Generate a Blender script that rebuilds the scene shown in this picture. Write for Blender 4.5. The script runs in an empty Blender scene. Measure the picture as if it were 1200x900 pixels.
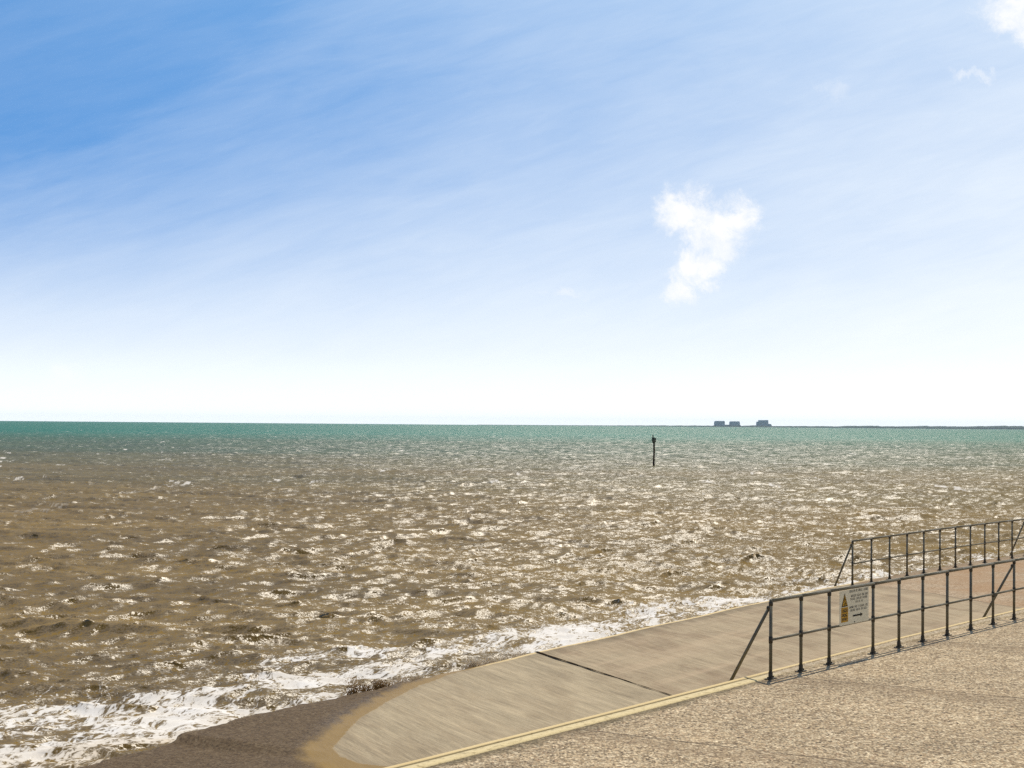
import bpy, bmesh, math, random
import numpy as np
from mathutils import Vector, Matrix

random.seed(4); rng = np.random.default_rng(11)
scene = bpy.context.scene
C = scene.collection

# ------------------------------------------------------------------ camera
H = 3.45                                    # eye height over the promenade
cam_d = bpy.data.cameras.new("camera"); cam = bpy.data.objects.new("camera", cam_d); C.objects.link(cam)
cam_d.sensor_width = 36; cam_d.lens = 36 * 2140 / 1200
cam_d.clip_start = 0.1; cam_d.clip_end = 40000
pit = math.atan(47.5 / 2140); rol = math.atan(10 / 1200)
c_, s_ = math.cos(rol), math.sin(rol)
Rv = Vector((1, 0, 0)); Uv = Vector((0, -math.sin(pit), math.cos(pit))); Fv = Vector((0, math.cos(pit), math.sin(pit)))
right = c_ * Rv + s_ * Uv; up = -s_ * Rv + c_ * Uv
cam.matrix_world = Matrix.Translation((0, 0, H)) @ Matrix((right, up, -Fv)).transposed().to_4x4()
scene.camera = cam

# ------------------------------------------------------------------ light and exposure
SUN_EL, SUN_AZ = 62.0, 12.0                 # azimuth clockwise from +Y
scene.view_settings.view_transform = 'Standard'; scene.view_settings.look = 'None'
scene.view_settings.exposure = 0.0; scene.view_settings.gamma = 1.0
scene.view_settings.use_curve_mapping = False
sun_d = bpy.data.lights.new("sun", 'SUN'); sun_d.energy = 4.6; sun_d.angle = math.radians(0.53); sun_d.color = (1.0, 0.91, 0.77)
sun = bpy.data.objects.new("sun", sun_d); C.objects.link(sun)
sun.rotation_euler = (math.radians(-(90 - SUN_EL)), 0, math.radians(-SUN_AZ))
sun.location = (40, 150, 250)
scene.cycles.use_denoising = False
scene.cycles.max_bounces = 6
scene.cycles.sample_clamp_indirect = 4.0
scene.cycles.sample_clamp_direct = 1.2
scene.cycles.caustics_reflective = False

class NT:
    """small helper around a node tree"""
    def __init__(self, tree): self.t = tree; self.n = tree.nodes; self.l = tree.links
    def new(self, typ, **kw):
        nd = self.n.new(typ)
        for k, v in kw.items(): setattr(nd, k, v)
        return nd
    def set(self, sock, v):
        if v is None: return
        if isinstance(v, bpy.types.NodeSocket): self.l.new(v, sock)
        else:
            if sock.type == 'RGBA' and not isinstance(v, (int, float)) and len(v) == 3: v = (*v, 1)
            sock.default_value = v
    def m(self, op, a, b=None, c=None, clamp=False):
        nd = self.new('ShaderNodeMath', operation=op, use_clamp=clamp)
        for s, v in zip(nd.inputs, (a, b, c)): self.set(s, v)
        return nd.outputs[0]
    def add(self, a, b): return self.m('ADD', a, b)
    def sub(self, a, b): return self.m('SUBTRACT', a, b)
    def mul(self, a, b): return self.m('MULTIPLY', a, b)
    def v(self, op, a, b=None, scale=None):
        nd = self.new('ShaderNodeVectorMath', operation=op)
        self.set(nd.inputs[0], a)
        if b is not None: self.set(nd.inputs[1], b)
        if scale is not None: self.set(nd.inputs['Scale'], scale)
        return nd.outputs['Value'] if op in ('LENGTH', 'DOT_PRODUCT', 'DISTANCE') else nd.outputs[0]
    def xyz(self, a):
        nd = self.new('ShaderNodeSeparateXYZ'); self.set(nd.inputs[0], a); return nd.outputs
    def comb(self, x, y, z=0.0):
        nd = self.new('ShaderNodeCombineXYZ')
        for s, v in zip(nd.inputs, (x, y, z)): self.set(s, v)
        return nd.outputs[0]
    def step(self, x, a, b, lo=0.0, hi=1.0, smooth=True):
        nd = self.new('ShaderNodeMapRange'); nd.interpolation_type = 'SMOOTHSTEP' if smooth else 'LINEAR'; nd.clamp = True
        for s, v in zip(nd.inputs, (x, a, b, lo, hi)): self.set(s, v)
        return nd.outputs[0]
    def noise(self, vec, scale=1.0, detail=3.0, rough=0.5, dist=0.0, color=False, lac=2.0):
        nd = self.new('ShaderNodeTexNoise'); self.set(nd.inputs['Vector'], vec)
        nd.inputs['Scale'].default_value = scale; nd.inputs['Detail'].default_value = detail
        nd.inputs['Roughness'].default_value = rough; nd.inputs['Distortion'].default_value = dist
        nd.inputs['Lacunarity'].default_value = lac
        return nd.outputs['Color'] if color else nd.outputs[0]
    def voro(self, vec, scale, feature='F1', out='Distance', rand=1.0):
        nd = self.new('ShaderNodeTexVoronoi', feature=feature); self.set(nd.inputs['Vector'], vec)
        nd.inputs['Scale'].default_value = scale; nd.inputs['Randomness'].default_value = rand
        return nd.outputs[out]
    def mix(self, f, a, b, mode='MIX'):
        nd = self.new('ShaderNodeMix', data_type='RGBA', blend_type=mode)
        self.set(nd.inputs[0], f); self.set(nd.inputs[6], a); self.set(nd.inputs[7], b); return nd.outputs[2]
    def ramp(self, f, stops, interp='LINEAR'):
        nd = self.new('ShaderNodeValToRGB'); cr = nd.color_ramp; cr.interpolation = interp
        while len(cr.elements) < len(stops): cr.elements.new(0.5)
        for e, (p, c) in zip(cr.elements, stops):
            e.position = p; e.color = (c, c, c, 1) if isinstance(c, (int, float)) else (*c, 1)
        self.set(nd.inputs[0], f); return nd.outputs[0]
    def uv(self): return self.new('ShaderNodeUVMap', uv_map='UVMap').outputs[0]
    def pos(self): return self.new('ShaderNodeNewGeometry').outputs['Position']
    def attr(self, name): return self.new('ShaderNodeAttribute', attribute_name=name).outputs['Fac']
    def bump(self, h, strength=0.5, dist=0.01):
        nd = self.new('ShaderNodeBump'); nd.inputs['Strength'].default_value = strength
        nd.inputs['Distance'].default_value = dist; self.set(nd.inputs['Height'], h); return nd.outputs[0]

# ------------------------------------------------------------------ sky
world = bpy.data.worlds.new("World"); scene.world = world; world.use_nodes = True
w = NT(world.node_tree); w.n.clear()
gen = w.new('ShaderNodeTexCoord').outputs['Generated']
gx, gy, gz = w.xyz(gen)
sky = w.new('ShaderNodeTexSky', sky_type='NISHITA'); sky.sun_disc = False
sky.sun_elevation = math.radians(SUN_EL); sky.sun_rotation = math.radians(SUN_AZ)
sky.altitude = 0; sky.air_density = 1.0; sky.dust_density = 0.6; sky.ozone_density = 2.0
lift = w.v('NORMALIZE', w.comb(gx, gy, w.add(w.mul(w.m('MAXIMUM', gz, 0.0), 2.6), 0.24)))   # the clear blue starts low over the sea
w.set(sky.inputs[0], lift)
blue = w.mix(1.0, sky.outputs[0], (0.56, 1.05, 1.36), 'MULTIPLY')
e = w.m('MAXIMUM', gz, 0.0)
veil = w.ramp(e, [(0.0, 1.0), (0.03, 0.93), (0.07, 0.71), (0.11, 0.49), (0.15, 0.34), (0.21, 0.22), (0.32, 0.25), (0.6, 0.30)])
hx = w.m('DIVIDE', gx, w.m('MAXIMUM', w.m('ABSOLUTE', gy), 0.15)); hz = w.m('DIVIDE', gz, w.m('MAXIMUM', w.m('ABSOLUTE', gy), 0.15))
side = w.mul(w.m('MINIMUM', w.m('MAXIMUM', hx, -0.4), 0.4), w.m('MINIMUM', w.mul(e, 9.0), 1.22))
cs = w.comb(w.add(w.mul(hx, 0.96), w.mul(hz, 0.27)), w.sub(w.mul(hz, 0.96), w.mul(hx, 0.27)), 0.0)   # streak frame
st = w.noise(w.v('MULTIPLY', cs, (7, 30, 1)), 1.0, 6, 0.6, 0.6)
st2 = w.noise(w.v('MULTIPLY', cs, (2.4, 6, 1)), 1.0, 4, 0.5, 0.3)
st3 = w.noise(w.v('MULTIPLY', cs, (20, 120, 1)), 1.0, 4, 0.65, 0.4)
wisp = w.add(w.add(w.mul(w.sub(st, 0.5), 0.28), w.mul(w.sub(st2, 0.5), 0.34)), w.mul(w.sub(st3, 0.5), 0.16))
wisp = w.mul(wisp, w.step(e, 0.0, 0.12, 0.15, 1.0))
veil = w.m('MAXIMUM', w.m('ADD', w.add(veil, side), wisp, clamp=True), w.m('ADD', .045, w.mul(wisp, .55), clamp=True))
g = w.comb(hx, hz, 0.0)
cn = w.noise(g, 38.0, 9, 0.70, 0.3, color=True)
gw = w.v('ADD', g, w.v('MULTIPLY', w.v('SUBTRACT', cn, (0.5, 0.5, 0.5)), (0.050, 0.044, 0.0)))
def px(x, y):                                # picture direction -> (x/y, z/y) on the sky
    u, v = (x - 600) / 2140, (450 - y) / 2140
    u2, v2 = c_ * u - s_ * v, s_ * u + c_ * v
    d = (u2, math.cos(pit) - v2 * math.sin(pit), math.sin(pit) + v2 * math.cos(pit))
    return d[0] / d[1], d[2] / d[1]
cloud = None
for (x, y, rx, ry, k, soft) in [(806, 250, 30, 24, 1, .5), (836, 262, 34, 28, 1, .5), (864, 256, 22, 22, .95, .4), (842, 288, 32, 22, 1, .5), (822, 314, 26, 20, 1, .45), (794, 338, 17, 22, .95, .45), (1203, 10, 46, 26, 1.0, .5), (1210, 36, 22, 14, .9, .4),
                            (1142, 90, 22, 7, .45, .1), (665, 337, 22, 8, .35, .1), (75, 440, 26, 15, .4, .1), (975, 103, 20, 10, .2, .1)]:
    cx, cy = px(x, y)
    d = w.v('LENGTH', w.v('DIVIDE', w.v('SUBTRACT', gw, (cx, cy, 0)), (rx / 2140, ry / 2140, 1)))
    mk = w.mul(w.step(d, soft * .7, 1.45, 1.0, 0.0), k)
    cloud = mk if cloud is None else w.m('MAXIMUM', cloud, mk)
cloud = w.mul(w.mul(cloud, w.step(gy, 0.0, 0.2)), w.step(w.noise(g, 60.0, 6, 0.65, 0.4), .32, .62, .62, 1.0))
WH = 10.0                                    # white of the thin cloud, in sky units (x strength below)
dim = w.m('ADD', w.step(e, 0.24, 0.5, 1.0, 0.38), w.step(e, 0.0, 0.045, 0.14, 0.0))                          # veil white dimmed overhead, out of view, to deepen shadows; raised at the horizon
col = w.mix(veil, blue, w.v('SCALE', (WH * 1.0, WH * 1.05, WH * 1.08), scale=dim))
col = w.mix(cloud, col, (WH * 1.04, WH * 1.04, WH * 1.04))
bg = w.new('ShaderNodeBackground'); w.set(bg.inputs[0], col); bg.inputs[1].default_value = 0.10
w.l.new(bg.outputs[0], w.new('ShaderNodeOutputWorld').inputs[0])

# ------------------------------------------------------------------ shore frame: s along the promenade edge, n towards the sea
TH = math.radians(55.5)
Us = np.array([math.cos(TH), math.sin(TH)]); Ns = np.array([-Us[1], Us[0]])
def W3(s, n, z=0.0): return Vector((s * Us[0] + n * Ns[0], s * Us[1] + n * Ns[1], z))
KS = ([-60, 14.8, 19, 23.3, 28.3, 34.4, 140], [11.2, 11.40, 11.49, 11.60, 11.74, 11.78, 11.80])
def kerb_n(s): return float(np.interp(s, *KS))
ZS = ([-40, 10, 17, 18.3, 20.3, 24.5, 27.7, 33.2, 40, 47, 60, 140], [-2.6, -1.35, -1.04, -0.97, -0.88, -0.79, -0.69, -0.54, -0.37, -0.31, -0.30, -0.30])
def ramp_z(s): return np.interp(s, *ZS)
NE = 18.5                                    # sea edge of the slipway
SEA = -1.30
SK = 0.62                                    # the slipway joints and brush marks run askew by this much

# ------------------------------------------------------------------ helpers for objects
def principled(name, build, rough=0.8, spec=0.3, metal=0.0):
    m = bpy.data.materials.new(name); m.use_nodes = True
    t = NT(m.node_tree); t.n.clear()
    out = t.new('ShaderNodeOutputMaterial'); b = t.new('ShaderNodeBsdfPrincipled')
    b.inputs['Roughness'].default_value = rough; b.inputs['Metallic'].default_value = metal
    b.inputs['Specular IOR Level'].default_value = spec
    t.l.new(b.outputs[0], out.inputs[0]); build(t, b, out)
    return m
def plain(name, col, rough=0.7, var=0.15, scale=8.0, spec=0.3, metal=0.0):
    def bld(t, b, out):
        p = t.new('ShaderNodeTexCoord').outputs['Object']
        f = t.noise(p, scale, 4, 0.6)
        lo = tuple(c * (1 - var * 2) for c in col); hi = tuple(min(1, c * (1 + var * 2)) for c in col)
        t.set(b.inputs['Base Color'], t.mix(f, lo, hi))
    return principled(name, bld, rough, spec, metal)

def link_mesh(name, verts, faces, mat, parent=None, uvs=None, smooth=False):
    me = bpy.data.meshes.new(name); me.from_pydata([tuple(v) for v in verts], [], faces)
    if mat: me.materials.append(mat)
    if uvs is not None:
        ul = me.uv_layers.new(name='UVMap')
        idx = np.empty(len(me.loops), np.int32); me.loops.foreach_get('vertex_index', idx)
        ul.data.foreach_set('uv', np.asarray(uvs, np.float32)[idx].ravel())
    if smooth: me.polygons.foreach_set('use_smooth', np.ones(len(me.polygons), bool))
    o = bpy.data.objects.new(name, me); C.objects.link(o)
    if parent: o.parent = parent
    return o
def link_bm(name, bm, mat, parent=None, smooth=False):
    bmesh.ops.recalc_face_normals(bm, faces=bm.faces)
    me = bpy.data.meshes.new(name); bm.to_mesh(me); bm.free(); me.materials.append(mat)
    if smooth: me.polygons.foreach_set('use_smooth', np.ones(len(me.polygons), bool))
    o = bpy.data.objects.new(name, me); C.objects.link(o)
    if parent: o.parent = parent
    return o
def tube(bm, a, b, r, r2=None, seg=12):
    a, b = Vector(a), Vector(b); d = b - a
    q = d.to_track_quat('Z', 'Y').to_matrix().to_4x4()
    bmesh.ops.create_cone(bm, cap_ends=True, segments=seg, radius1=r, radius2=r if r2 is None else r2, depth=d.length,
                          matrix=Matrix.Translation((a + b) / 2) @ q)
def box(bm, lo, hi, mat=Matrix.Identity(4), bevel=0.0):
    lo, hi = Vector(lo), Vector(hi)
    r = bmesh.ops.create_cube(bm, size=1.0, matrix=mat @ Matrix.Translation((lo + hi) / 2) @ Matrix.Diagonal((*(hi - lo), 1)))
    if bevel: bmesh.ops.bevel(bm, geom=list({x for v in r['verts'] for x in v.link_edges}), offset=bevel, segments=2, affect='EDGES')
def ball(bm, c, r, sub=2): bmesh.ops.create_icosphere(bm, subdivisions=sub, radius=r, matrix=Matrix.Translation(c))
def empty(name, loc, rz=0.0):
    o = bpy.data.objects.new(name, None); C.objects.link(o); o.location = loc; o.rotation_euler[2] = rz; o.empty_display_size = 0.2
    return o
def tag(o, label=None, cat=None, group=None, kind=None):
    for k, v in (('label', label), ('category', cat), ('group', group), ('kind', kind)):
        if v: o[k] = v
    return o
def grid_faces(nr, nc):
    i = np.arange(nr - 1)[:, None] * nc + np.arange(nc - 1)[None, :]
    return np.stack([i, i + 1, i + nc + 1, i + nc], -1).reshape(-1, 4)
def big_mesh(name, V, Fq, mat, uv=None, attrs=None, smooth=True):
    me = bpy.data.meshes.new(name)
    me.vertices.add(len(V)); me.vertices.foreach_set('co', np.asarray(V, np.float32).ravel())
    me.loops.add(Fq.size); me.loops.foreach_set('vertex_index', Fq.astype(np.int32).ravel())
    me.polygons.add(len(Fq)); me.polygons.foreach_set('loop_start', np.arange(0, Fq.size, 4, dtype=np.int32))
    me.update(calc_edges=True)
    if smooth: me.polygons.foreach_set('use_smooth', np.ones(len(Fq), bool))
    if uv is not None:
        ul = me.uv_layers.new(name='UVMap'); ul.data.foreach_set('uv', np.asarray(uv, np.float32)[Fq.ravel()].ravel())
    for k, a in (attrs or {}).items():
        at = me.attributes.new(k, 'FLOAT', 'POINT'); at.data.foreach_set('value', np.asarray(a, np.float32).ravel())
    me.materials.append(mat); me.validate()
    o = bpy.data.objects.new(name, me); C.objects.link(o); return o

# ------------------------------------------------------------------ promenade
def pebbles(t, vec, dark=1.0):
    """exposed aggregate: coloured stones, cement between, patchy over larger scales"""
    c1 = t.voro(vec, 42.0, out='Color'); r1 = t.xyz(c1)
    stones = t.ramp(r1[0], [(0.0, (.035, .024, .014)), (.16, (.09, .06, .035)), (.3, (.26, .19, .115)), (.55, (.37, .285, .185)), (.78, (.49, .40, .28)), (.93, (.70, .62, .48)), (1.0, (.30, .15, .08))])
    big = t.voro(vec, 17.0, out='Color'); rb = t.xyz(big)
    stones = t.mix(t.step(rb[0], 0.0, 1.0, 0.0, 0.75, False), stones, t.ramp(rb[1], [(0, (.10, .07, .045)), (.3, (.26, .19, .12)), (.65, (.42, .33, .22)), (1, (.62, .53, .40))]))
    return stones, r1
def promenade_mat(t, b, out):
    uv = t.uv(); stones, r1 = pebbles(t, uv)
    su = t.xyz(uv)
    patch = t.noise(uv, 0.55, 5, 0.6, 0.4); patch2 = t.noise(uv, 1.3, 4, 0.55)
    pp = t.pos(); fine = t.noise(t.v('MULTIPLY', pp, (38, 10, 1)), 1.0, 3, 0.75)
    f = t.add(t.add(t.mul(t.sub(patch, .5), .75), t.mul(t.sub(patch2, .5), 0.4)), t.mul(t.sub(fine, .5), 3.2))
    gain = t.add(0.98, t.mul(f, 1.0))
    col = t.v('SCALE', t.v('MULTIPLY', stones, (.92, .89, .80)), scale=gain)
    # moss and damp along the kerb
    kd = t.attr('kerbdist')
    moss = t.mul(t.step(t.add(kd, t.mul(t.sub(t.noise(uv, 3.0, 4, .6), .5), .5)), -0.28, -0.02), t.step(su[0], 24.5, 21.0))
    col = t.mix(t.mul(moss, .72), col, (.065, .05, .02))
    moss2 = t.mul(t.step(t.add(kd, t.mul(t.sub(t.noise(uv, 4.0, 4, .6), .5), .45)), -0.12, 0.03), t.step(su[0], 22.0, 25.0))
    col = t.mix(t.mul(moss2, .35), col, (.15, .12, .04))
    # weathered day joints across the walk
    for s0 in (17.6, 23.05, 28.4, 33.8, 12.2):
        dd = t.m('ABSOLUTE', t.sub(t.add(su[0], t.mul(t.sub(t.noise(uv, 1.5, 3, .6), .5), .05)), s0))
        col = t.mix(t.mul(t.step(dd, 0.012, 0.035, 1.0, 0.0), t.step(t.noise(uv, 1.3, 3), .3, .55, .4, .85)), col, (.06, .04, .022))
        d2 = t.sub(t.add(su[0], t.mul(t.sub(t.noise(uv, .8, 4, .65), .5), 1.1)), s0 - .3)
        col = t.mix(t.mul(t.step(t.m('ABSOLUTE', d2), 0.0, .55, 1.0, 0.0), .34), col, (.15, .10, .055))
    t.set(b.inputs['Base Color'], col)
    h = t.voro(uv, 42.0); t.set(b.inputs['Normal'], t.bump(t.m('MULTIPLY', h, -1.0), 0.45, 0.012))
promenade_material = principled("exposed_aggregate", promenade_mat, 0.85, 0.2)
ss = np.concatenate([np.arange(-60, 8, 4.0), np.arange(8, 40, 0.5), np.arange(40, 141, 5.0)])
tt = np.concatenate([np.linspace(-70, 6, 20), np.linspace(7, 10, 4), np.linspace(10.2, 11.0, 5)])
Vp, UVp, KD = [], [], []
for s in ss:
    ke = kerb_n(s) - 0.28
    for n in tt:
        nn = n if n < 10 else 10 + (n - 10) / (11.0 - 10) * (ke - 10)
        if n == 10.2: pass
        p = W3(s, nn, 0.0); Vp.append(p); UVp.append((s, nn)); KD.append(nn - ke)
prom = big_mesh("promenade", np.array(Vp), grid_faces(len(ss), len(tt)), promenade_material, UVp, {'kerbdist': KD}, False)
tag(prom, kind='structure')

# kerb: a mossy inner strip, a groove, a pale nosing, then the wall down to the slipway
def kerb_mat(t, b, out):
    uv = t.uv(); su = t.xyz(uv)
    n1 = t.noise(uv, 9.0, 5, .65); n2 = t.noise(t.v('MULTIPLY', uv, (1.3, 9, 1)), 1.0, 4, .6)
    base = t.mix(t.add(t.mul(n1, .5), t.mul(n2, .5)), (.44, .31, .12), (.66, .53, .30))
    stones, _ = pebbles(t, t.v('ADD', uv, (3.3, 1.7, 0)))
    inner = t.step(su[1], -0.085, -0.07, 1.0, 0.0)                   # inner strip gets buried in aggregate further along
    fade = t.step(t.add(su[0], t.mul(t.sub(t.noise(uv, 1.1, 3), .5), 3.0)), 21.6, 23.6)
    yel = t.mix(t.step(t.noise(uv, 11, 4, .7), .28, .5), (.23, .175, .075), (.56, .455, .25))
    col = t.mix(inner, base, t.mix(fade, yel, t.mix(.35, stones, (.34, .27, .15))))
    groove = t.mul(t.step(t.m('ABSOLUTE', t.add(su[1], 0.105)), 0.01, 0.026, 1.0, 0.0), t.step(su[0], 21.5, 24.0, .8, 0.0))
    col = t.mix(groove, col, (.09, .065, .03))
    dirt = t.step(t.noise(uv, 1.7, 4, .7), .58, .72, 0, .55)
    col = t.mix(t.mul(dirt, inner), col, (.10, .075, .03))
    t.set(b.inputs['Base Color'], col); t.set(b.inputs['Normal'], t.bump(n1, .35, .02))
kerb_material = principled("kerb_concrete", kerb_mat, 0.8, 0.2)
prof = [(-.28, .0), (-.27, .012), (-.12, .012), (-.115, -.006), (-.095, -.006), (-.09, .016), (-.012, .018), (0.0, .006), (0.0, -.115), (.34, -.125), (.35, -.14), (.35, -2.4)]
sk = np.arange(-60, 141, 0.5); Vk, UVk = [], []
for s in sk:
    k = kerb_n(s)
    for (dn, z) in prof:
        Vk.append(W3(s, k + dn, z)); UVk.append((s, dn))
kerb = big_mesh("kerb", np.array(Vk), grid_faces(len(sk), len(prof)), kerb_material, UVk, None, False); tag(kerb, kind='structure')

# ------------------------------------------------------------------ slipway
WB = np.array([(27.6, 18.62), (25.7, 18.42), (24.68, 18.28), (23.37, 17.99), (22.11, 17.50), (20.95, 17.04), (19.96, 16.49), (19.06, 15.99), (18.68, 15.54), (18.53, 15.10), (18.54, 14.78), (18.61, 14.47), (19.2, 13.0), (19.8, 11.0)])
Wd = np.concatenate([np.linspace(a, b2, 40) for a, b2 in zip(WB[:-1], WB[1:])])
def wet_dist(s, n):
    out = np.empty(s.size)
    for i in range(0, s.size, 4000):
        d = np.hypot(s[i:i + 4000, None] - Wd[None, :, 0], n[i:i + 4000, None] - Wd[None, :, 1]).min(1)
        sb = np.interp(-n[i:i + 4000], -WB[:, 1], WB[:, 0])
        out[i:i + 4000] = np.where(s[i:i + 4000] < sb, d, -d)
    return out
def slip_mat(t, b, out):
    uv = t.uv(); su = t.xyz(uv); wet = t.attr('wet')
    a = t.sub(su[0], t.mul(SK, t.sub(su[1], NE)))                     # constant along the joints
    q = t.comb(a, su[1], 0.0)
    streak = t.noise(t.v('MULTIPLY', q, (7.5, .55, 1)), 1.0, 5, .68, .15)
    streak2 = t.noise(t.v('MULTIPLY', q, (26, 1.4, 1)), 1.0, 4, .7, .1)
    broad = t.noise(t.v('MULTIPLY', q, (.9, .35, 1)), 1.0, 4, .6, .3)
    grain = t.noise(uv, 26.0, 3, .7)
    f = t.add(t.add(t.mul(streak, .40), t.mul(streak2, .42)), t.add(t.mul(broad, .22), t.mul(grain, .22)))
    f = t.step(f, .46, .80, 0, 1, False)
    st_n = t.noise(t.v('MULTIPLY', q, (1.6, .55, 1)), 1.0, 6, .7, .5); stain = t.step(st_n, .42, .66)
    grey = t.mix(f, (.19, .152, .096), (.46, .372, .238))
    tan = t.mix(f, (.20, .152, .092), (.42, .335, .215))
    j1 = 27.75; j2 = 41.9
    grey = t.mix(t.mul(stain, .55), grey, t.mix(f, (.12, .09, .055), (.33, .25, .15))); tan = t.mix(t.mul(stain, .65), tan, t.mix(f, (.11, .07, .04), (.27, .19, .11)))
    col = t.mix(t.step(a, j1 - .01, j1 + .01), grey, tan)
    stones, _ = pebbles(t, uv)
    rust = t.noise(uv, .5, 4, .55, .3)
    peb = t.mix(t.step(rust, .35, .7, .25, .8), t.mix(.2, stones, (.24, .19, .12)), (.27, .155, .07))
    col = t.mix(t.step(a, j2 - .01, j2 + .01), col, peb)
    scr = t.noise(t.v('MULTIPLY', q, (70, 2.6, 1)), 1.0, 3, .7, .3); scr2 = t.noise(t.v('MULTIPLY', q, (34, 1.1, 1)), 1.0, 4, .75, .2)
    slabs_only = t.step(a, j2 - .05, j2, 1, 0)
    col = t.mix(t.mul(slabs_only, t.add(t.step(scr, .60, .70, 0, .38), t.step(scr2, .60, .68, 0, .34))), col, (.085, .062, .035))
    col = t.mix(t.mul(slabs_only, t.step(scr2, .40, .31, 0, .35)), col, (.62, .52, .36))
    # hairline dark filler in the joints
    for j, w0 in ((j2, .022),):
        col = t.mix(t.step(t.m('ABSOLUTE', t.sub(a, j)), w0 * .5, w0 * 1.6, .85, 0.0), col, (.045, .032, .02))
    # algae near the sea edge of the second slab
    ed = t.sub(su[1], NE)
    alg = t.mul(t.step(t.add(ed, t.mul(t.sub(t.noise(t.v('MULTIPLY', q, (5, 1, 1)), 1.0, 4, .7), .5), 1.8)), -.75, -.1), t.step(su[0], 26, 29))
    col = t.mix(t.mul(alg, .45), col, (.085, .065, .035))
    # sand dragged in by traffic, two faint tracks parallel to the edge
    tr = t.noise(t.v('MULTIPLY', uv, (.12, 2.2, 1)), 1.0, 4, .6)
    col = t.mix(t.mul(t.step(tr, .45, .7), t.mul(t.step(a, j1, j1 + .5), t.step(a, j2, j2 - .5, 0, .35))), col, (.45, .34, .22))
    # pale worn arris at the sea edge
    arris = t.mul(t.step(t.add(ed, t.mul(t.sub(t.noise(uv, 5, 3), .5), .06)), -.13, -.09), t.step(su[0], 23.6, 26.2))
    arris = t.mul(arris, t.step(su[0], 44, 41))
    col = t.mix(t.mul(arris, .9), col, t.mix(grain, (.5, .36, .15), (.74, .6, .36)))
    # wet left end: soaked concrete with a sandy film of water round the dry lobe
    wn = t.add(wet, t.mul(t.sub(t.noise(uv, 1.6, 5, .6), .5), .10))
    wn = t.add(wn, t.mul(t.sub(t.noise(uv, 9, 3, .6), .5), .05))
    soaked = t.mix(t.add(t.mul(grain, .5), t.mul(t.noise(t.v('MULTIPLY', q, (20, 3, 1)), 1.0, 5, .75), .5)), (.016, .010, .007), (.19, .145, .10))
    coarse, _ = pebbles(t, uv)
    soaked = t.mix(.5, soaked, t.mix(1.0, coarse, (.36, .31, .24), 'MULTIPLY'))
    film = t.mix(t.noise(t.v('MULTIPLY', q, (9, 2, 1)), 1.0, 4, .6), (.20, .128, .042), (.30, .20, .078))
    wcol = t.mix(t.step(t.add(wn, t.mul(t.sub(t.noise(t.v('MULTIPLY', q, (3.5, 1.5, 1)), 1.0, 5, .65), .5), .55)), t.step(su[1], 15.2, 17.4, .36, .14), t.step(su[1], 15.2, 17.4, .74, .42)), film, soaked)
    #crack = t.step(t.voro(t.v('ADD', uv, t.v('SCALE', t.noise(uv, 1.2, 4, .6, color=True), scale=.8)), .55, 'DISTANCE_TO_EDGE'), .0, .016, .5, 0)
    
    isw = t.step(wn, -.015, .02)
    damp = t.step(wn, -.22, -.0, 0, .28)
    col = t.mix(damp, col, (.20, .15, .09))
    col = t.mix(isw, col, wcol)
    t.set(b.inputs['Base Color'], col)
    t.set(b.inputs['Roughness'], t.mix(isw, (.86,) * 3, t.mix(t.step(wn, .2, .7), (.35,) * 3, (.6,) * 3)))
    t.set(b.inputs['Specular IOR Level'], t.m('SUBTRACT', .2, t.mul(isw, .185)))
    hgt = t.add(t.mul(streak2, .6), t.mul(grain, .5))
    t.set(b.inputs['Normal'], t.bump(t.mul(hgt, t.m('SUBTRACT', 1.0, t.mul(isw, .6))), .55, .02))
slip_material = principled("brushed_concrete", slip_mat, 0.8, 0.25)
s1 = np.concatenate([np.arange(-40, 14, 2.0), np.arange(14, 30, 0.07), np.arange(30, 60, .5), np.arange(60, 141, 5.0)])
n1 = np.concatenate([np.arange(11.3, 13.9, .4), np.arange(14, 18.42, .07), [18.43, 18.47, 18.495, 18.5, 18.5, 18.5]])
S, Nn = np.meshgrid(s1, n1, indexing='ij'); Z = ramp_z(S).copy()
Z += 0.008 * np.sin(S * 1.7 + Nn * 2.1) * np.sin(Nn * 1.3)
# broken lower lip of the slipway where the swell has taken the corner
lip = np.clip((18.75 - S) / .25, 0, 1); lip2 = np.clip((17.95 - (S - .0)) / .2, 0, 1)
inner = Nn >= 18.4
Nn2 = Nn - lip * (Nn > 16) * .0
edge_wob = .03 * np.sin(S * 5.1) + .02 * np.sin(S * 12.7 + 1) + .015 * np.sin(S * 31)
worn = np.clip((27 - S) / 3, 0.15, 1)
Nn2 = Nn2 + (Nn > 17.8) * edge_wob * worn * np.clip((Nn - 17.8) / .7, 0, 1)
Z -= lip * .10 * np.clip((Nn - 15.5) / 2, 0, 1)
Z[:, -6] -= .0; Z[:, -3] -= .03; Z[:, -2] -= .6; Z[:, -1] -= 2.2; Z[:, -4] -= .006
Vs = np.stack([S * Us[0] + Nn2 * Ns[0], S * Us[1] + Nn2 * Ns[1], Z], -1).reshape(-1, 3)
slip = big_mesh("slipway", Vs, grid_faces(len(s1), len(n1)), slip_material, np.stack([S, Nn], -1).reshape(-1, 2), {'wet': wet_dist(S.ravel(), Nn.ravel())}, False)
tag(slip, kind='structure')
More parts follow.
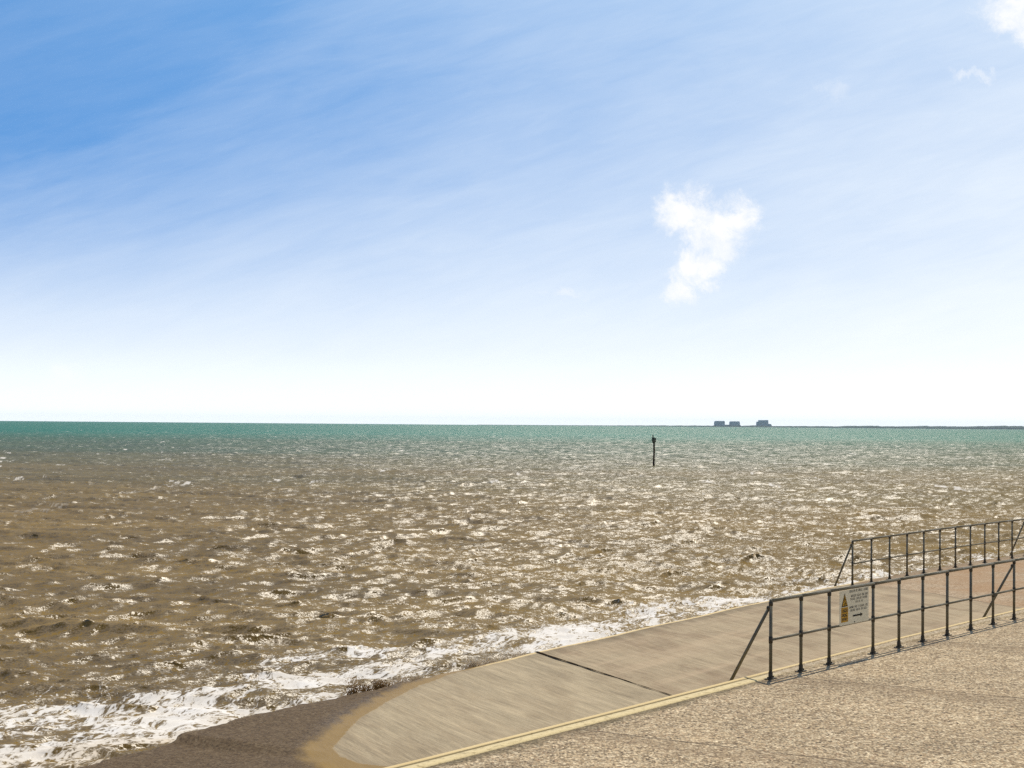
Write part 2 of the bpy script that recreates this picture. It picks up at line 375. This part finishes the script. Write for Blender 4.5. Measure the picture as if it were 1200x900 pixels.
# joint between the two slabs, dark strip widened seaward to paint the step's shadow
bm = bmesh.new()
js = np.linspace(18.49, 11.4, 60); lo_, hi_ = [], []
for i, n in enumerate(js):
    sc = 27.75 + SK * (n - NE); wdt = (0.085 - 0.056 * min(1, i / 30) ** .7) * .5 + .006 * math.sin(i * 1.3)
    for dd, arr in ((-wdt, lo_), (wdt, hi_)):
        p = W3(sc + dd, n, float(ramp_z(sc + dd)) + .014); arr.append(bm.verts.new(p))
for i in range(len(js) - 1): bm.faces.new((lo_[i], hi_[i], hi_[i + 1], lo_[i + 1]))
joint = link_bm("expansion_joint_and_shade", bm, plain("joint_filler_and_shade", (.022, .015, .01), 1.0, .3, 20, .0)); tag(joint, kind='structure')

# ------------------------------------------------------------------ sea
def ocean_tile(L, n, lam_p, lam_min, lam_max, wind, power, std, seed):
    r = np.random.default_rng(seed)
    k1 = np.fft.fftfreq(n, L / n) * 2 * np.pi
    kx, ky = np.meshgrid(k1, k1, indexing='ij'); k = np.hypot(kx, ky); k[0, 0] = 1e-6
    kp = 2 * np.pi / lam_p
    wv = np.array(wind) / np.hypot(*wind)
    cosd = (kx * wv[0] + ky * wv[1]) / k
    D = np.where(cosd > 0, cosd, 0) ** power + .012
    Sp = np.exp(-1.2 * (kp / k) ** 2) / k ** 4 * D
    Sp[(k > 2 * np.pi / lam_min) | (k < 2 * np.pi / lam_max)] = 0
    Hk = np.sqrt(Sp) * (r.normal(size=k.shape) + 1j * r.normal(size=k.shape))
    h = np.fft.ifft2(Hk).real; sc = std / h.std()
    dx = np.fft.ifft2(1j * kx / k * Hk).real * sc; dy = np.fft.ifft2(1j * ky / k * Hk).real * sc
    cell = L / n
    g = lambda a, ax: (np.roll(a, -1, ax) - np.roll(a, 1, ax)) / (2 * cell)
    J = (1 + g(dx, 0)) * (1 + g(dy, 1)) - g(dx, 1) * g(dy, 0)
    return dict(L=L, n=n, f=[a.astype(np.float32) for a in (h * sc, dx, dy, J)])
def sample(t, x, y, rot=0.0):
    c, s = math.cos(rot), math.sin(rot)
    u = ((c * x + s * y) / t['L'] * t['n']) % t['n']; v = ((-s * x + c * y) / t['L'] * t['n']) % t['n']
    i = np.floor(u).astype(np.int64); j = np.floor(v).astype(np.int64); fu = (u - i).astype(np.float32); fv = (v - j).astype(np.float32)
    i %= t['n']; j %= t['n']; i2 = (i + 1) % t['n']; j2 = (j + 1) % t['n']
    o = [(a[i, j] * (1 - fu) + a[i2, j] * fu) * (1 - fv) + (a[i, j2] * (1 - fu) + a[i2, j2] * fu) * fv for a in t['f']]
    return o[0], c * o[1] - s * o[2], s * o[1] + c * o[2], o[3]
T1 = ocean_tile(113.0, 1024, 4.6, .6, 16, (-0.18, -1.0), 8.0, .074, 3)
T2 = ocean_tile(47.0, 1024, 1.2, .12, 3.2, (-0.22, -1.0), 7.0, .037, 8)
rr = [19.0]
while rr[-1] < 15000:
    r = rr[-1]; k = .0019 if r < 160 else .003 if r < 600 else .006 if r < 1500 else .03
    rr.append(r * (1 + k))
rr = np.array(rr)
az = np.radians(np.concatenate([np.arange(-75, -24, 3.0), np.arange(-24, 21, .058), np.arange(21, 76, 3.0)]))
Rr, Az = np.meshgrid(rr, az, indexing='ij')
X = Rr * np.sin(Az); Y = Rr * np.cos(Az)
qn = X * Ns[0] + Y * Ns[1] - NE
h1, dx1, dy1, J1 = sample(T1, X, Y); h2, dx2, dy2, J2 = sample(T2, X, Y, .5)
f1 = np.clip((2600 - Rr) / 1800, 0, 1); f2 = np.clip((700 - Rr) / 450, 0, 1)
ins = np.clip((qn + .5) / .9, 0.12, 1)
shore = np.exp(-np.clip(qn, 0, None) / 5.0)
a1 = f1 * ins * (1 - .45 * shore); a2 = f2 * ins * (1 - .15 * shore)
chop = .85
hh = h1 * a1 + h2 * a2
Zs = SEA + hh + .10 * np.exp(-np.clip(qn, 0, None) / 1.2) * (qn > -.4) - .25 * np.clip(-qn - .3, 0, 1)
Xs = X + chop * (.85 * dx1 * a1 + dx2 * a2); Ys = Y + chop * (.85 * dy1 * a1 + dy2 * a2)
capn = np.clip((.42 - J1) / .35, 0, 1) * f1 + .5 * np.clip((.30 - J2) / .4, 0, 1) * f2
capn = np.clip(capn, 0, 1)
def sea_mat(t, b, out):
    p = t.pos(); P3 = t.xyz(p); flat = t.comb(P3[0], P3[1], 0.0)
    q = t.sub(t.v('DOT_PRODUCT', flat, (float(Ns[0]), float(Ns[1]), 0)), NE)
    sa = t.v('DOT_PRODUCT', flat, (float(Us[0]), float(Us[1]), 0))
    sn = t.comb(sa, q, 0.0)
    # silt: brown inshore, grey green further, teal in deep water
    big = t.noise(t.v('MULTIPLY', flat, (.006, .012, 1)), 1.0, 4, .55)
    dd = t.add(P3[1], t.mul(t.sub(big, .5), 260.0))
    tq = t.mul(t.noise(t.v('MULTIPLY', flat, (.05, .03, 1)), 1.0, 3, .6), 1.0)
    brown = t.mix(tq, (.148, .094, .025), (.222, .148, .047))
    green = (.088, .098, .044)
    teal = t.mix(t.noise(t.v('MULTIPLY', flat, (.004, .0016, 1)), 1.0, 4, .6), (.018, .112, .066), (.040, .162, .100))
    col = t.mix(t.step(dd, 70, 340), brown, green)
    col = t.mix(t.step(dd, 240, 900), col, teal)
    # foam: lacy in the wash along the slipway, caps on the crests
    wv = t.noise(sn, .55, 4, .6, color=True)
    wp = t.v('ADD', sn, t.v('MULTIPLY', t.v('SUBTRACT', wv, (.5, .5, .5)), (2.2, 1.6, 0)))
    wf = t.noise(wp, 3.2, 3, .6, color=True)
    wp2 = t.v('ADD', t.v('MULTIPLY', wp, (1.0, 2.3, 1)), t.v('SCALE', t.v('SUBTRACT', wf, (.5, .5, .5)), scale=.35))
    lace = t.voro(wp2, 1.5, 'DISTANCE_TO_EDGE'); lace2 = t.voro(wp2, 4.6, 'DISTANCE_TO_EDGE')
    band = t.noise(t.v('MULTIPLY', wp, (.16, .50, 1)), 1.0, 5, .62)
    fine = t.noise(t.v('MULTIPLY', wp, (3.5, 8.0, 1)), 1.0, 5, .7)
    fine2 = t.noise(t.v('ADD', t.v('MULTIPLY', sn, (9.0, 20.0, 1)), t.v('SCALE', wf, scale=2.0)), 1.0, 4, .7, .6)
    qw = t.add(q, t.mul(t.sub(t.noise(t.v('MULTIPLY', sn, (.22, .1, 1)), 1.0, 4, .6), .5), 5.0))
    dens = t.step(qw, 8.6, 3.6)
    dens = t.m('MULTIPLY', dens, t.step(band, .34, .60, .20, 1.0))
    dens = t.m('MAXIMUM', dens, t.step(q, .8, .1, 0, .75))
    pat = t.add(t.add(t.step(lace, .0, .22, .38, 0.0, False), t.step(lace2, 0, .22, .30, 0.0, False)), t.add(t.mul(t.step(fine, .30, .70, 0, 1, False), .55), t.mul(t.step(fine2, .32, .68, 0, 1, False), .42)))
    foam = t.step(t.add(pat, dens), 1.36, 1.74)
    foam = t.mul(foam, t.step(dens, .04, .25))
    cap = t.attr('cap')
    capf = t.step(t.add(cap, t.mul(t.sub(t.noise(t.v('MULTIPLY', flat, (1.6, 4.0, 1)), 1.0, 5, .7), .5), 1.5)), .72, 1.0, 0, .85)
    capf = t.mul(capf, t.step(cap, .05, .3))
    gust = t.noise(t.v('MULTIPLY', flat, (.05, .11, 1)), 1.0, 4, .6)
    fleck = t.noise(t.v('MULTIPLY', flat, (.34, .045, 1)), 1.0, 5, .72, .2)
    fleck = t.mul(t.step(fleck, .615, .68, 0, .8), t.step(P3[1], 70, 160))
    foam = t.m('MAXIMUM', t.m('MAXIMUM', foam, capf), fleck)
    tone = t.step(t.noise(t.v('MULTIPLY', flat, (.05, .16, 1)), 1.0, 5, .65, .2), .3, .7, .78, 1.2, False)
    col = t.v('SCALE', col, scale=tone)
    fcol = t.mix(t.noise(wp, 1.4, 4, .6), (.52, .46, .37), (.80, .80, .80))
    # ripples finer than the mesh, given straight as slopes so that they hold at any distance
    windrow = t.noise(t.v('MULTIPLY', flat, (.42, .035, 1)), 1.0, 5, .68, .2)      # streaks lying along the wind
    r0 = t.v('SUBTRACT', t.noise(t.v('MULTIPLY', flat, (.45, .9, 1)), 1.0, 3, .6, .3, color=True), (.5, .5, .5))
    r1 = t.v('SUBTRACT', t.noise(t.v('MULTIPLY', flat, (1.2, 3.4, 1)), 1.0, 2, .6, .3, color=True), (.5, .5, .5))
    r2 = t.v('SUBTRACT', t.noise(t.v('MULTIPLY', flat, (5.0, 11.0, 1)), 1.0, 2, .6, .4, color=True), (.5, .5, .5))
    r3 = t.v('SUBTRACT', t.noise(t.v('MULTIPLY', flat, (24., 40., 1)), 1.0, 2, .6, 0.0, color=True), (.5, .5, .5))
    amp = t.m('MULTIPLY', t.step(gust, .3, .7, .6, 1.3, False), t.m('ADD', 1.0, t.m('MULTIPLY', t.sub(windrow, .5), t.step(P3[1], 150, 400, .4, 3.0))))
    rip = t.v('ADD', t.v('SCALE', r1, scale=t.step(P3[1], 60, 250, .15, 1.2)), t.v('ADD', t.v('SCALE', r2, scale=t.step(P3[1], 60, 250, .85, 1.3)), t.v('SCALE', r3, scale=t.step(P3[1], 60, 250, 1.35, 1.9))))
    rip = t.v('ADD', rip, t.v('SCALE', r0, scale=t.step(P3[1], 90, 350, 0.0, 1.5)))
    rip = t.v('MULTIPLY', rip, (.38, 1.45, 0))
    rip = t.v('MULTIPLY', t.v('SCALE', rip, scale=amp), (1.0, 1.0, 0.0))
    nrm = t.new('ShaderNodeNewGeometry').outputs['Normal']
    nn = t.v('NORMALIZE', t.v('ADD', nrm, rip))
    t.n.remove(b)
    body = t.new('ShaderNodeBsdfDiffuse'); t.set(body.inputs[0], col); t.set(body.inputs['Normal'], nn)
    gl = t.new('ShaderNodeBsdfGlossy'); gl.distribution = 'BECKMANN'; gl.inputs['Roughness'].default_value = .12; t.set(gl.inputs['Normal'], nn)
    fr = t.new('ShaderNodeFresnel'); fr.inputs[0].default_value = 1.33; t.set(fr.inputs['Normal'], nn)
    fac = t.m('MINIMUM', t.mul(fr.outputs[0], .75), t.step(P3[1], 35, 200, .115, .17))     # steep little facets hide the grazing ones
    gl2 = t.new('ShaderNodeBsdfGlossy'); gl2.distribution = 'BECKMANN'; t.set(gl2.inputs['Roughness'], t.step(P3[1], 45, 350, .34, .40)); t.set(gl2.inputs['Normal'], nn)
    gm = t.new('ShaderNodeMixShader'); t.set(gm.inputs[0], t.step(P3[1], 35, 260, .28, .75)); t.l.new(gl.outputs[0], gm.inputs[1]); t.l.new(gl2.outputs[0], gm.inputs[2])
    wat = t.new('ShaderNodeMixShader'); t.set(wat.inputs[0], fac); t.l.new(body.outputs[0], wat.inputs[1]); t.l.new(gm.outputs[0], wat.inputs[2])
    d = t.new('ShaderNodeBsdfDiffuse'); t.set(d.inputs[0], t.mix(t.mul(t.step(q, 2.4, .3), t.noise(wp, 2.0, 4, .6)), fcol, (.50, .38, .22)))
    t.set(d.inputs['Normal'], t.v('NORMALIZE', t.v('ADD', t.v('ADD', nrm, (0, 0, .7)), t.v('SCALE', rip, scale=.35))))
    mx = t.new('ShaderNodeMixShader'); t.set(mx.inputs[0], foam); t.l.new(wat.outputs[0], mx.inputs[1]); t.l.new(d.outputs[0], mx.inputs[2])
    t.l.new(mx.outputs[0], out.inputs[0])
sea_material = principled("silty_sea_water", sea_mat)
sea = big_mesh("sea", np.stack([Xs, Ys, Zs], -1).reshape(-1, 3), grid_faces(len(rr), len(az))[:, ::-1], sea_material, None, {'cap': capn.ravel()})
tag(sea, kind='structure')

# ------------------------------------------------------------------ far shore and the power station on it
def at(x, D, h=0.0):                         # point on the sea level plane at picture column x and distance D
    return Vector(((x - 600) / 2140 * D, D, SEA + h))
shore_mat = plain("far_shingle_and_scrub", (.06, .085, .075), .95, .3, .02, .1)
D0 = 13000.0; m_px = D0 / 2140
xs = np.arange(560, 1560, 1.0); Vh = []
r0 = np.random.default_rng(5)
wob = np.convolve(r0.normal(size=len(xs) + 8), np.ones(4) / 4, 'valid')[:len(xs)]; wob2 = np.convolve(r0.normal(size=len(xs) + 40), np.hanning(24) / 8, 'valid')[:len(xs)]
env = np.interp(xs, [560, 700, 800, 905, 990, 1010, 1032, 1050, 1065, 1200, 1560], [.02, .25, .95, 1.3, 1.4, 2.3, 2.2, 1.6, 2.3, 3.0, 3.2])
hgt = np.clip(env * (1.0 + .26 * wob + .10 * wob2), .05, None) * m_px + 2.0
for x, hh_ in zip(xs, hgt):
    a = at(x, D0); 
    for (dy, hz) in ((0, -3), (4, .3 * hh_), (40, .8 * hh_), (120, hh_), (400, .9 * hh_), (700, -3)): Vh.append((a.x, a.y + dy, SEA + hz))
far = big_mesh("far_shore", np.array(Vh), grid_faces(len(xs), 6)[:, ::-1], shore_mat, None, None, False); tag(far, kind='structure')

slab_mat = plain("station_cladding", (.30, .38, .43), .8, .06, .02, .2); dark_mat = plain("station_base", (.18, .24, .27), .85, .06, .03, .2)
band_mat = plain("station_glazing", (.12, .14, .16), .4, .1, .05, .4)
def station(name, label, xc, pieces, D=13150.0):
    """pieces: (part name, x0, x1, y0, y1, top inset fraction left/right, depth, material) in tenths of the building's picture scale"""
    k = D / 2140; o = empty(name, (at(xc, D).x, D, SEA)); tag(o, label, "power station building", "power station blocks on the far shore")
    for (pn, x0, x1, z0, z1, il, ir, dep, mt) in pieces:
        bm = bmesh.new(); X0, X1, Z0, Z1 = (x0 - xc) * k, (x1 - xc) * k, z0 * k, z1 * k
        ring0 = [(X0, -dep / 2), (X1, -dep / 2), (X1, dep / 2), (X0, dep / 2)]
        ring1 = [(X0 + il * k, -dep / 2 + 2), (X1 - ir * k, -dep / 2 + 2), (X1 - ir * k, dep / 2 - 2), (X0 + il * k, dep / 2 - 2)]
        a = [bm.verts.new((x, y, Z0)) for x, y in ring0]; m_ = Z1 - .14 * (Z1 - Z0)
        b_ = [bm.verts.new((x + (p[0] - x) * .35, y, m_)) for (x, y), p in zip(ring0, ring1)]
        c2 = [bm.verts.new((x, y, Z1)) for x, y in ring1]
        for lo, hi in ((a, b_), (b_, c2)):
            for i in range(4): bm.faces.new((lo[i], lo[(i + 1) % 4], hi[(i + 1) % 4], hi[i]))
        bm.faces.new(c2); bm.faces.new(a[::-1])
        link_bm(pn, bm, mt, o)
    return o
station("reactor_block", "pale grey reactor block on the horizon, leftmost of the three", 843.3,
        [("reactor_hall", 837.4, 849.4, .2, 7.0, 1.0, .7, 60, slab_mat), ("side_annex", 836.2, 837.38, .2, 1.9, .6, 0, 40, dark_mat), ("link_building", 849.45, 855.0, .2, 2.7, .1, .1, 40, dark_mat)])
station("reactor_block", "grey reactor block on the horizon between its twin and the stepped block", 861,
        [("reactor_hall", 855.2, 866.9, .2, 6.7, .9, .6, 60, slab_mat), ("side_annex", 866.93, 868.4, .2, 2.6, 0, 1.0, 40, dark_mat)])
station("stepped_reactor_block", "tallest grey stepped block on the horizon, rightmost of the three", 893,
        [("reactor_hall", 889.4, 900.0, .2, 8.4, .3, .2, 70, slab_mat), ("lower_hall", 886.9, 889.37, .2, 6.6, .5, 0, 60, slab_mat), ("turbine_hall", 879.2, 886.87, .2, 2.2, 1.6, .1, 60, dark_mat), ("side_annex", 900.03, 905, .2, 4.2, 0, 4.0, 50, slab_mat)])

# ------------------------------------------------------------------ marker post in the water
DM = 214.0; kx = DM / 2140
mk = empty("marker_post", (at(766.9, DM).x, DM, SEA)); tag(mk, "lone dark wooden marker post standing in the sea", "marker post")
wood = plain("tarred_timber", (.045, .026, .015), .9, .35, 3.0, .15); mdark = plain("weathered_dark_metal", (.03, .035, .025), .7, .3, 5.0)
bm = bmesh.new()
r0 = random.Random(2); prev = None
rings = []
for i in range(12):
    z = -2.0 + i * (5.35 / 11); rr_ = .118 - .02 * i / 11 + r0.uniform(-.012, .012)
    rings.append([bm.verts.new((rr_ * math.cos(a * math.pi / 5) + .02 * math.sin(i), rr_ * math.sin(a * math.pi / 5), z)) for a in range(10)])
for lo, hi in zip(rings[:-1], rings[1:]):
    for a in range(10): bm.faces.new((lo[a], lo[(a + 1) % 10], hi[(a + 1) % 10], hi[a]))
bm.faces.new(rings[-1])
link_bm("pole", bm, wood, mk, True)
bm = bmesh.new()                                                  # basket shaped topmark: hoops and staves
for z, r in ((2.80, .16), (2.98, .24), (3.16, .24), (3.30, .21)):
    for a in range(12):
        a0, a1 = a * math.pi / 6, (a + 1) * math.pi / 6
        tube(bm, (r * math.cos(a0), r * math.sin(a0), z), (r * math.cos(a1), r * math.sin(a1), z), .025, seg=6)
for a in range(10):
    a0 = a * math.pi / 5
    tube(bm, (.15 * math.cos(a0), .15 * math.sin(a0), 2.78), (.24 * math.cos(a0), .24 * math.sin(a0), 3.0), .03, seg=6)
    tube(bm, (.24 * math.cos(a0), .24 * math.sin(a0), 3.0), (.21 * math.cos(a0), .21 * math.sin(a0), 3.33), .03, seg=6)
link_bm("topmark_basket", bm, mdark, mk)
bm = bmesh.new(); tube(bm, (-.13, 0, 3.2), (-.14, 0, 3.72), .07, .045, 8); tube(bm, (-.14, 0, 3.55), (-.03, 0, 3.38), .035, seg=6)
link_bm("spike", bm, mdark, mk)

# ------------------------------------------------------------------ railings
def steel(t, b, out):
    p = t.new('ShaderNodeTexCoord').outputs['Object']
    n = t.noise(p, 14, 5, .65); n2 = t.noise(p, 3, 4, .6)
    c = t.mix(n2, (.095, .085, .056), (.165, .15, .105))
    c = t.mix(t.step(n, .58, .72, 0, .8), c, (.09, .045, .018))
    t.set(b.inputs['Base Color'], c); t.set(b.inputs['Roughness'], t.step(n, .3, .7, .42, .7)); t.set(b.inputs['Normal'], t.bump(n, .25, .004))
steel_mat = principled("weathered_steel", steel, .55, .5, .35)
clamp_mat = plain("clamp_iron", (.055, .046, .03), .6, .3, 15, .4, .3)
def railing(name, label, group, s_posts, n0, zf, height, brace_at, foot, s_from, s_to):
    s0 = s_posts[0]; base = W3(s0, n0, zf(s0))
    o = empty(name, base, TH); tag(o, label, "railing", group)          # local x runs along s, local y towards the sea
    L = lambda s, dn, z: Vector((s - s0, dn, z - base.z))
    for nm, hh_, r in (("top_rail", height, .025), ("mid_rail", height * .50, .0185)):
        bm = bmesh.new(); pts = np.concatenate([[s_from], np.array(s_posts), [s_to] if s_to > s_posts[-1] else []])
        for a, b2 in zip(pts[:-1], pts[1:]):
            if b2 - a > 1e-3: tube(bm, L(a, 0, zf(a) + hh_), L(b2, 0, zf(b2) + hh_), r, seg=14)
        ball(bm, L(s_from, 0, zf(s_from) + hh_), r * 1.02)
        link_bm(nm, bm, steel_mat, o, True)
    for s in s_posts:
        z0 = zf(s); bm = bmesh.new()
        tube(bm, L(s, 0, z0 + .008), L(s, 0, z0 + height + .0), .0232, seg=14)
        post = link_bm("post", bm, steel_mat, o, True)
        bm = bmesh.new(); tube(bm, L(s, 0, z0 + .012), L(s, 0, z0 + .10), .031, .029, 14)
        box(bm, L(s - .105, -.045, z0 + .001), L(s + .105, .045, z0 + .014), bevel=.003)
        for dx in (-.08, .08): tube(bm, L(s + dx, 0, z0 + .014), L(s + dx, 0, z0 + .038), .013, seg=6)
        link_bm("base_flange", bm, clamp_mat, post)
        bm = bmesh.new(); ball(bm, L(s, 0, z0 + height * .5), .0275)
        tube(bm, L(s, 0, z0 + height * .5 - .045), L(s, 0, z0 + height * .5 + .045), .0285, seg=12)
        link_bm("rail_clamp", bm, clamp_mat, post, True)
        bm = bmesh.new(); tube(bm, L(s, 0, z0 + height - .07), L(s, 0, z0 + height - .012), .029, .030, 12)
        link_bm("tee_clamp", bm, clamp_mat, post, True)
    for s in brace_at:
        z0 = zf(s); bm = bmesh.new(); fn, fz = foot
        top = L(s, .03, z0 + height - .10); ft = L(s, fn, z0 + fz)
        tube(bm, ft, top, .023, seg=12); br = link_bm("brace", bm, steel_mat, o, True)
        for cpt in (top, ft):
            bm = bmesh.new(); ball(bm, cpt, .035); link_bm("swivel_clamp", bm, clamp_mat, br, True)
    return o
fs = [22.67, 23.62, 24.56, 26.14, 27.15, 28.13, 29.2, 30.29, 31.38, 32.47]
fs += [32.47 + 1.09 * i for i in range(1, 6)]
N_F, N_B = 11.25, 18.06
front = railing("railing", "near grey pipe railing on the promenade kerb, carrying the warning sign", "pipe railings either side of the slipway", fs, N_F, lambda s: 0.0, 1.07, (22.67, 32.47), (.62, -.10), 22.67, fs[-1])
bs = [40.73 + i * 1.122 for i in range(17)]
back = railing("railing", "far pipe railing along the sea edge of the slipway", "pipe railings either side of the slipway", bs, N_B, lambda s: float(ramp_z(s)) + .008, 1.085, (bs[0], bs[11]), (.47, -.06), bs[0], bs[-1])

# ------------------------------------------------------------------ warning sign tied to the near railing
sgn = empty("warning_sign", W3(24.84, N_F - .032, 0.535), TH); tag(sgn, "white rectangular warning sign with yellow triangle, fixed to the near railing", "sign")
SW, SH = 1.05, .51
panel = plain("sign_white", (.60, .565, .44), .45, .06, 3); yel = plain("sign_yellow", (.70, .42, .02), .45, .05, 6); blk = plain("sign_black", (.02, .018, .015), .5, .1, 6)
grime = plain("sign_print", (.10, .09, .075), .5, .1, 10)
bm = bmesh.new(); box(bm, (0, -.004, 0), (SW, .0, SH), bevel=.0012); link_bm("panel", bm, panel, sgn)
def flat_poly(bm, pts, d): bm.faces.new([bm.verts.new((x, -d, z)) for x, z in pts])
def slabs(name, polys, d, mat):
    bm = bmesh.new()
    for p in polys:
        n0 = len(bm.faces); flat_poly(bm, p, d)
    bmesh.ops.solidify(bm, geom=bm.faces[:], thickness=.0015)
    return link_bm(name, bm, mat, sgn)
cx = .175
tri = lambda h0, h1, wd: [(cx - wd, h0), (cx + wd, h0), (cx, h1)]
slabs("triangle_border", [tri(.272, .472, .112)], .0062, blk)
slabs("triangle", [tri(.287, .446, .088)], .0085, yel)
# a figure losing its footing
slabs("slip_pictogram", [[(.155, .385), (.172, .375), (.195, .335), (.178, .332)], [(.178, .332), (.195, .335), (.232, .322), (.228, .310)], [(.172, .375), (.178, .385), (.215, .372), (.212, .362)],
                         [(.183, .333), (.192, .326), (.158, .305), (.150, .312)], [(.150, .392), (.158, .405), (.170, .402), (.170, .390), (.160, .384)], [(.128, .296), (.128, .303), (.222, .303), (.222, .296)]], .0108, blk)
slabs("caution_box", [[(.055, .045), (.295, .045), (.295, .262), (.055, .262)]], .0062, yel)
def words(name, mat, d, x0, x1, z, h, lens):  # worn print, too small to read in the photograph
    tot = sum(lens) + len(lens) - 1; u = (x1 - x0) / tot; x = x0
    for L_ in lens:
        out = [[(x, z - h * .04), (x + u * L_ * .96, z - h * .04), (x + u * L_ * .96, z + h * .06), (x, z + h * .06)]]
        for i in range(L_):
            a, b2 = x + u * .12, x + u * .86; k = random.randrange(4); st_ = u * .24
            out.append([(a, z + h * .06), (a + st_, z + h * .06), (a + st_, z + h), (a, z + h)])
            if k != 1: out.append([(a + st_, z + h * .78), (b2, z + h * .78), (b2, z + h), (a + st_, z + h)])
            if k in (0, 2): out.append([(a + st_, z + h * .38), (b2, z + h * .38), (b2, z + h * .58), (a + st_, z + h * .58)])
            if k in (0, 3): out.append([(b2 - st_, z + h * .06), (b2, z + h * .06), (b2, z + h * .36), (b2 - st_, z + h * .36)])
            x += u
        x += u
        o = slabs(name, out, d, mat); bm = bmesh.new(); bm.from_mesh(o.data); bmesh.ops.remove_doubles(bm, verts=bm.verts, dist=1e-5); bm.to_mesh(o.data); bm.free()
for r_ in ((.075, .275, .195, .038, [7]), (.085, .265, .130, .038, [6]), (.085, .265, .072, .034, [6])): words("caution_word", blk, .0085, *r_)
for r_ in ((.345, 1.02, .468, .034, [6, 2, 5, 5]), (.40, 1.02, .398, .030, [7, 5, 3, 4]), (.38, .99, .352, .030, [5, 6, 5]), (.55, .83, .306, .028, [4, 2, 2]), (.345, 1.02, .232, .030, [5, 3, 1, 6, 3]), (.38, .98, .186, .030, [6, 5, 2, 4])):
    words("printed_word", grime, .0062, *r_)
slabs("arrow", [[(.47, .102), (.74, .102), (.74, .128), (.47, .128)], [(.74, .084), (.83, .115), (.74, .146)]], .0062, blk)
for xx, zz in ((SW * .5, .022), (SW * .5, SH - .018)):
    bm = bmesh.new(); tube(bm, (xx, -.012, zz), (xx, -.004, zz), .010, seg=10); link_bm("fixing_bolt", bm, clamp_mat, sgn)

# ------------------------------------------------------------------ spray thrown up against the slipway wall
def spray_material(name, low, high):
    def bld(t, b, out):
        p = t.new('ShaderNodeTexCoord').outputs['Object']; z = t.xyz(p)[2]
        hgt = t.add(z, t.mul(t.sub(t.noise(p, 9, 3, .6), .5), .25))
        col = t.mix(t.step(hgt, .25, .52), low, high)
        t.n.remove(b); d = t.new('ShaderNodeBsdfDiffuse'); t.set(d.inputs[0], col); tr = t.new('ShaderNodeBsdfTranslucent'); t.set(tr.inputs[0], col)
        mx = t.new('ShaderNodeMixShader'); mx.inputs[0].default_value = .5; t.l.new(d.outputs[0], mx.inputs[1]); t.l.new(tr.outputs[0], mx.inputs[2]); t.l.new(mx.outputs[0], out.inputs[0])
    return principled(name, bld)
spray_brown = spray_material("silty_spray", (.30, .195, .085), (.72, .60, .43)); spray_pale = spray_material("pale_spray", (.60, .50, .36), (.86, .82, .74))
def spray(s, label, length, height, count, seed, mat=spray_pale):
    r = np.random.default_rng(seed); zt = float(ramp_z(s)); base = W3(s, NE + .12, SEA + .2)
    nj = max(3, int(length * 5)); jx = r.uniform(-length / 2, length / 2, nj); jh = r.uniform(.2, 1, nj) * height; le = r.uniform(-.35, .35, nj)
    k = r.integers(0, nj, count); u = r.random(count) ** 1.3; h = jh[k] * u
    a = jx[k] + le[k] * h + r.normal(size=count) * (.018 + .05 * u); n = .05 + r.normal(size=count) * (.05 + .06 * u)
    z = zt - (SEA + .2) - .10 + h; rad = np.exp(r.normal(np.log(.0045), .45, count)) * (1.25 - .6 * u)
    P = np.stack([a * Us[0] + n * Ns[0], a * Us[1] + n * Ns[1], z], 1)
    oc = np.array([(1, 0, 0), (0, 1, 0), (-1, 0, 0), (0, -1, 0), (0, 0, 1.5), (0, 0, -1.5)])
    V = (P[:, None, :] + oc[None] * rad[:, None, None]).reshape(-1, 3)
    tr = [(0, 1, 4), (1, 2, 4), (2, 3, 4), (3, 0, 4), (1, 0, 5), (2, 1, 5), (3, 2, 5), (0, 3, 5)]
    F = (np.array(tr)[None] + 6 * np.arange(count)[:, None, None]).reshape(-1, 3)
    o = link_mesh("sea_spray", V, F.tolist(), mat, None, None, True); o.location = base
    return tag(o, label, "sea spray", "bursts of spray along the slipway edge", 'stuff')
spray(23.05, "brown burst of spray at the wet end of the slipway edge", .9, .36, 5200, 1, spray_brown)
spray(24.3, "low pale line of spray beside the brown burst", 1.1, .18, 3600, 2)
spray(26.6, "pale fan of spray on the dry slab edge just left of the open joint", 1.3, .36, 4200, 3)
spray(27.4, "small puff of spray nearest the open joint", .45, .28, 1500, 4)

# ------------------------------------------------------------------ sea haze over the whole bay
hm = bpy.data.materials.new("sea_haze"); hm.use_nodes = True; ht = NT(hm.node_tree); ht.n.clear()
pv = ht.new('ShaderNodeVolumePrincipled'); pv.inputs['Color'].default_value = (.72, .90, 1, 1); pv.inputs['Density'].default_value = 2.3e-5
ht.l.new(pv.outputs[0], ht.new('ShaderNodeOutputMaterial').inputs['Volume'])
bm = bmesh.new(); box(bm, (-16000, -400, -5), (16000, 16500, 62)); tag(link_bm("haze", bm, hm), kind='stuff')
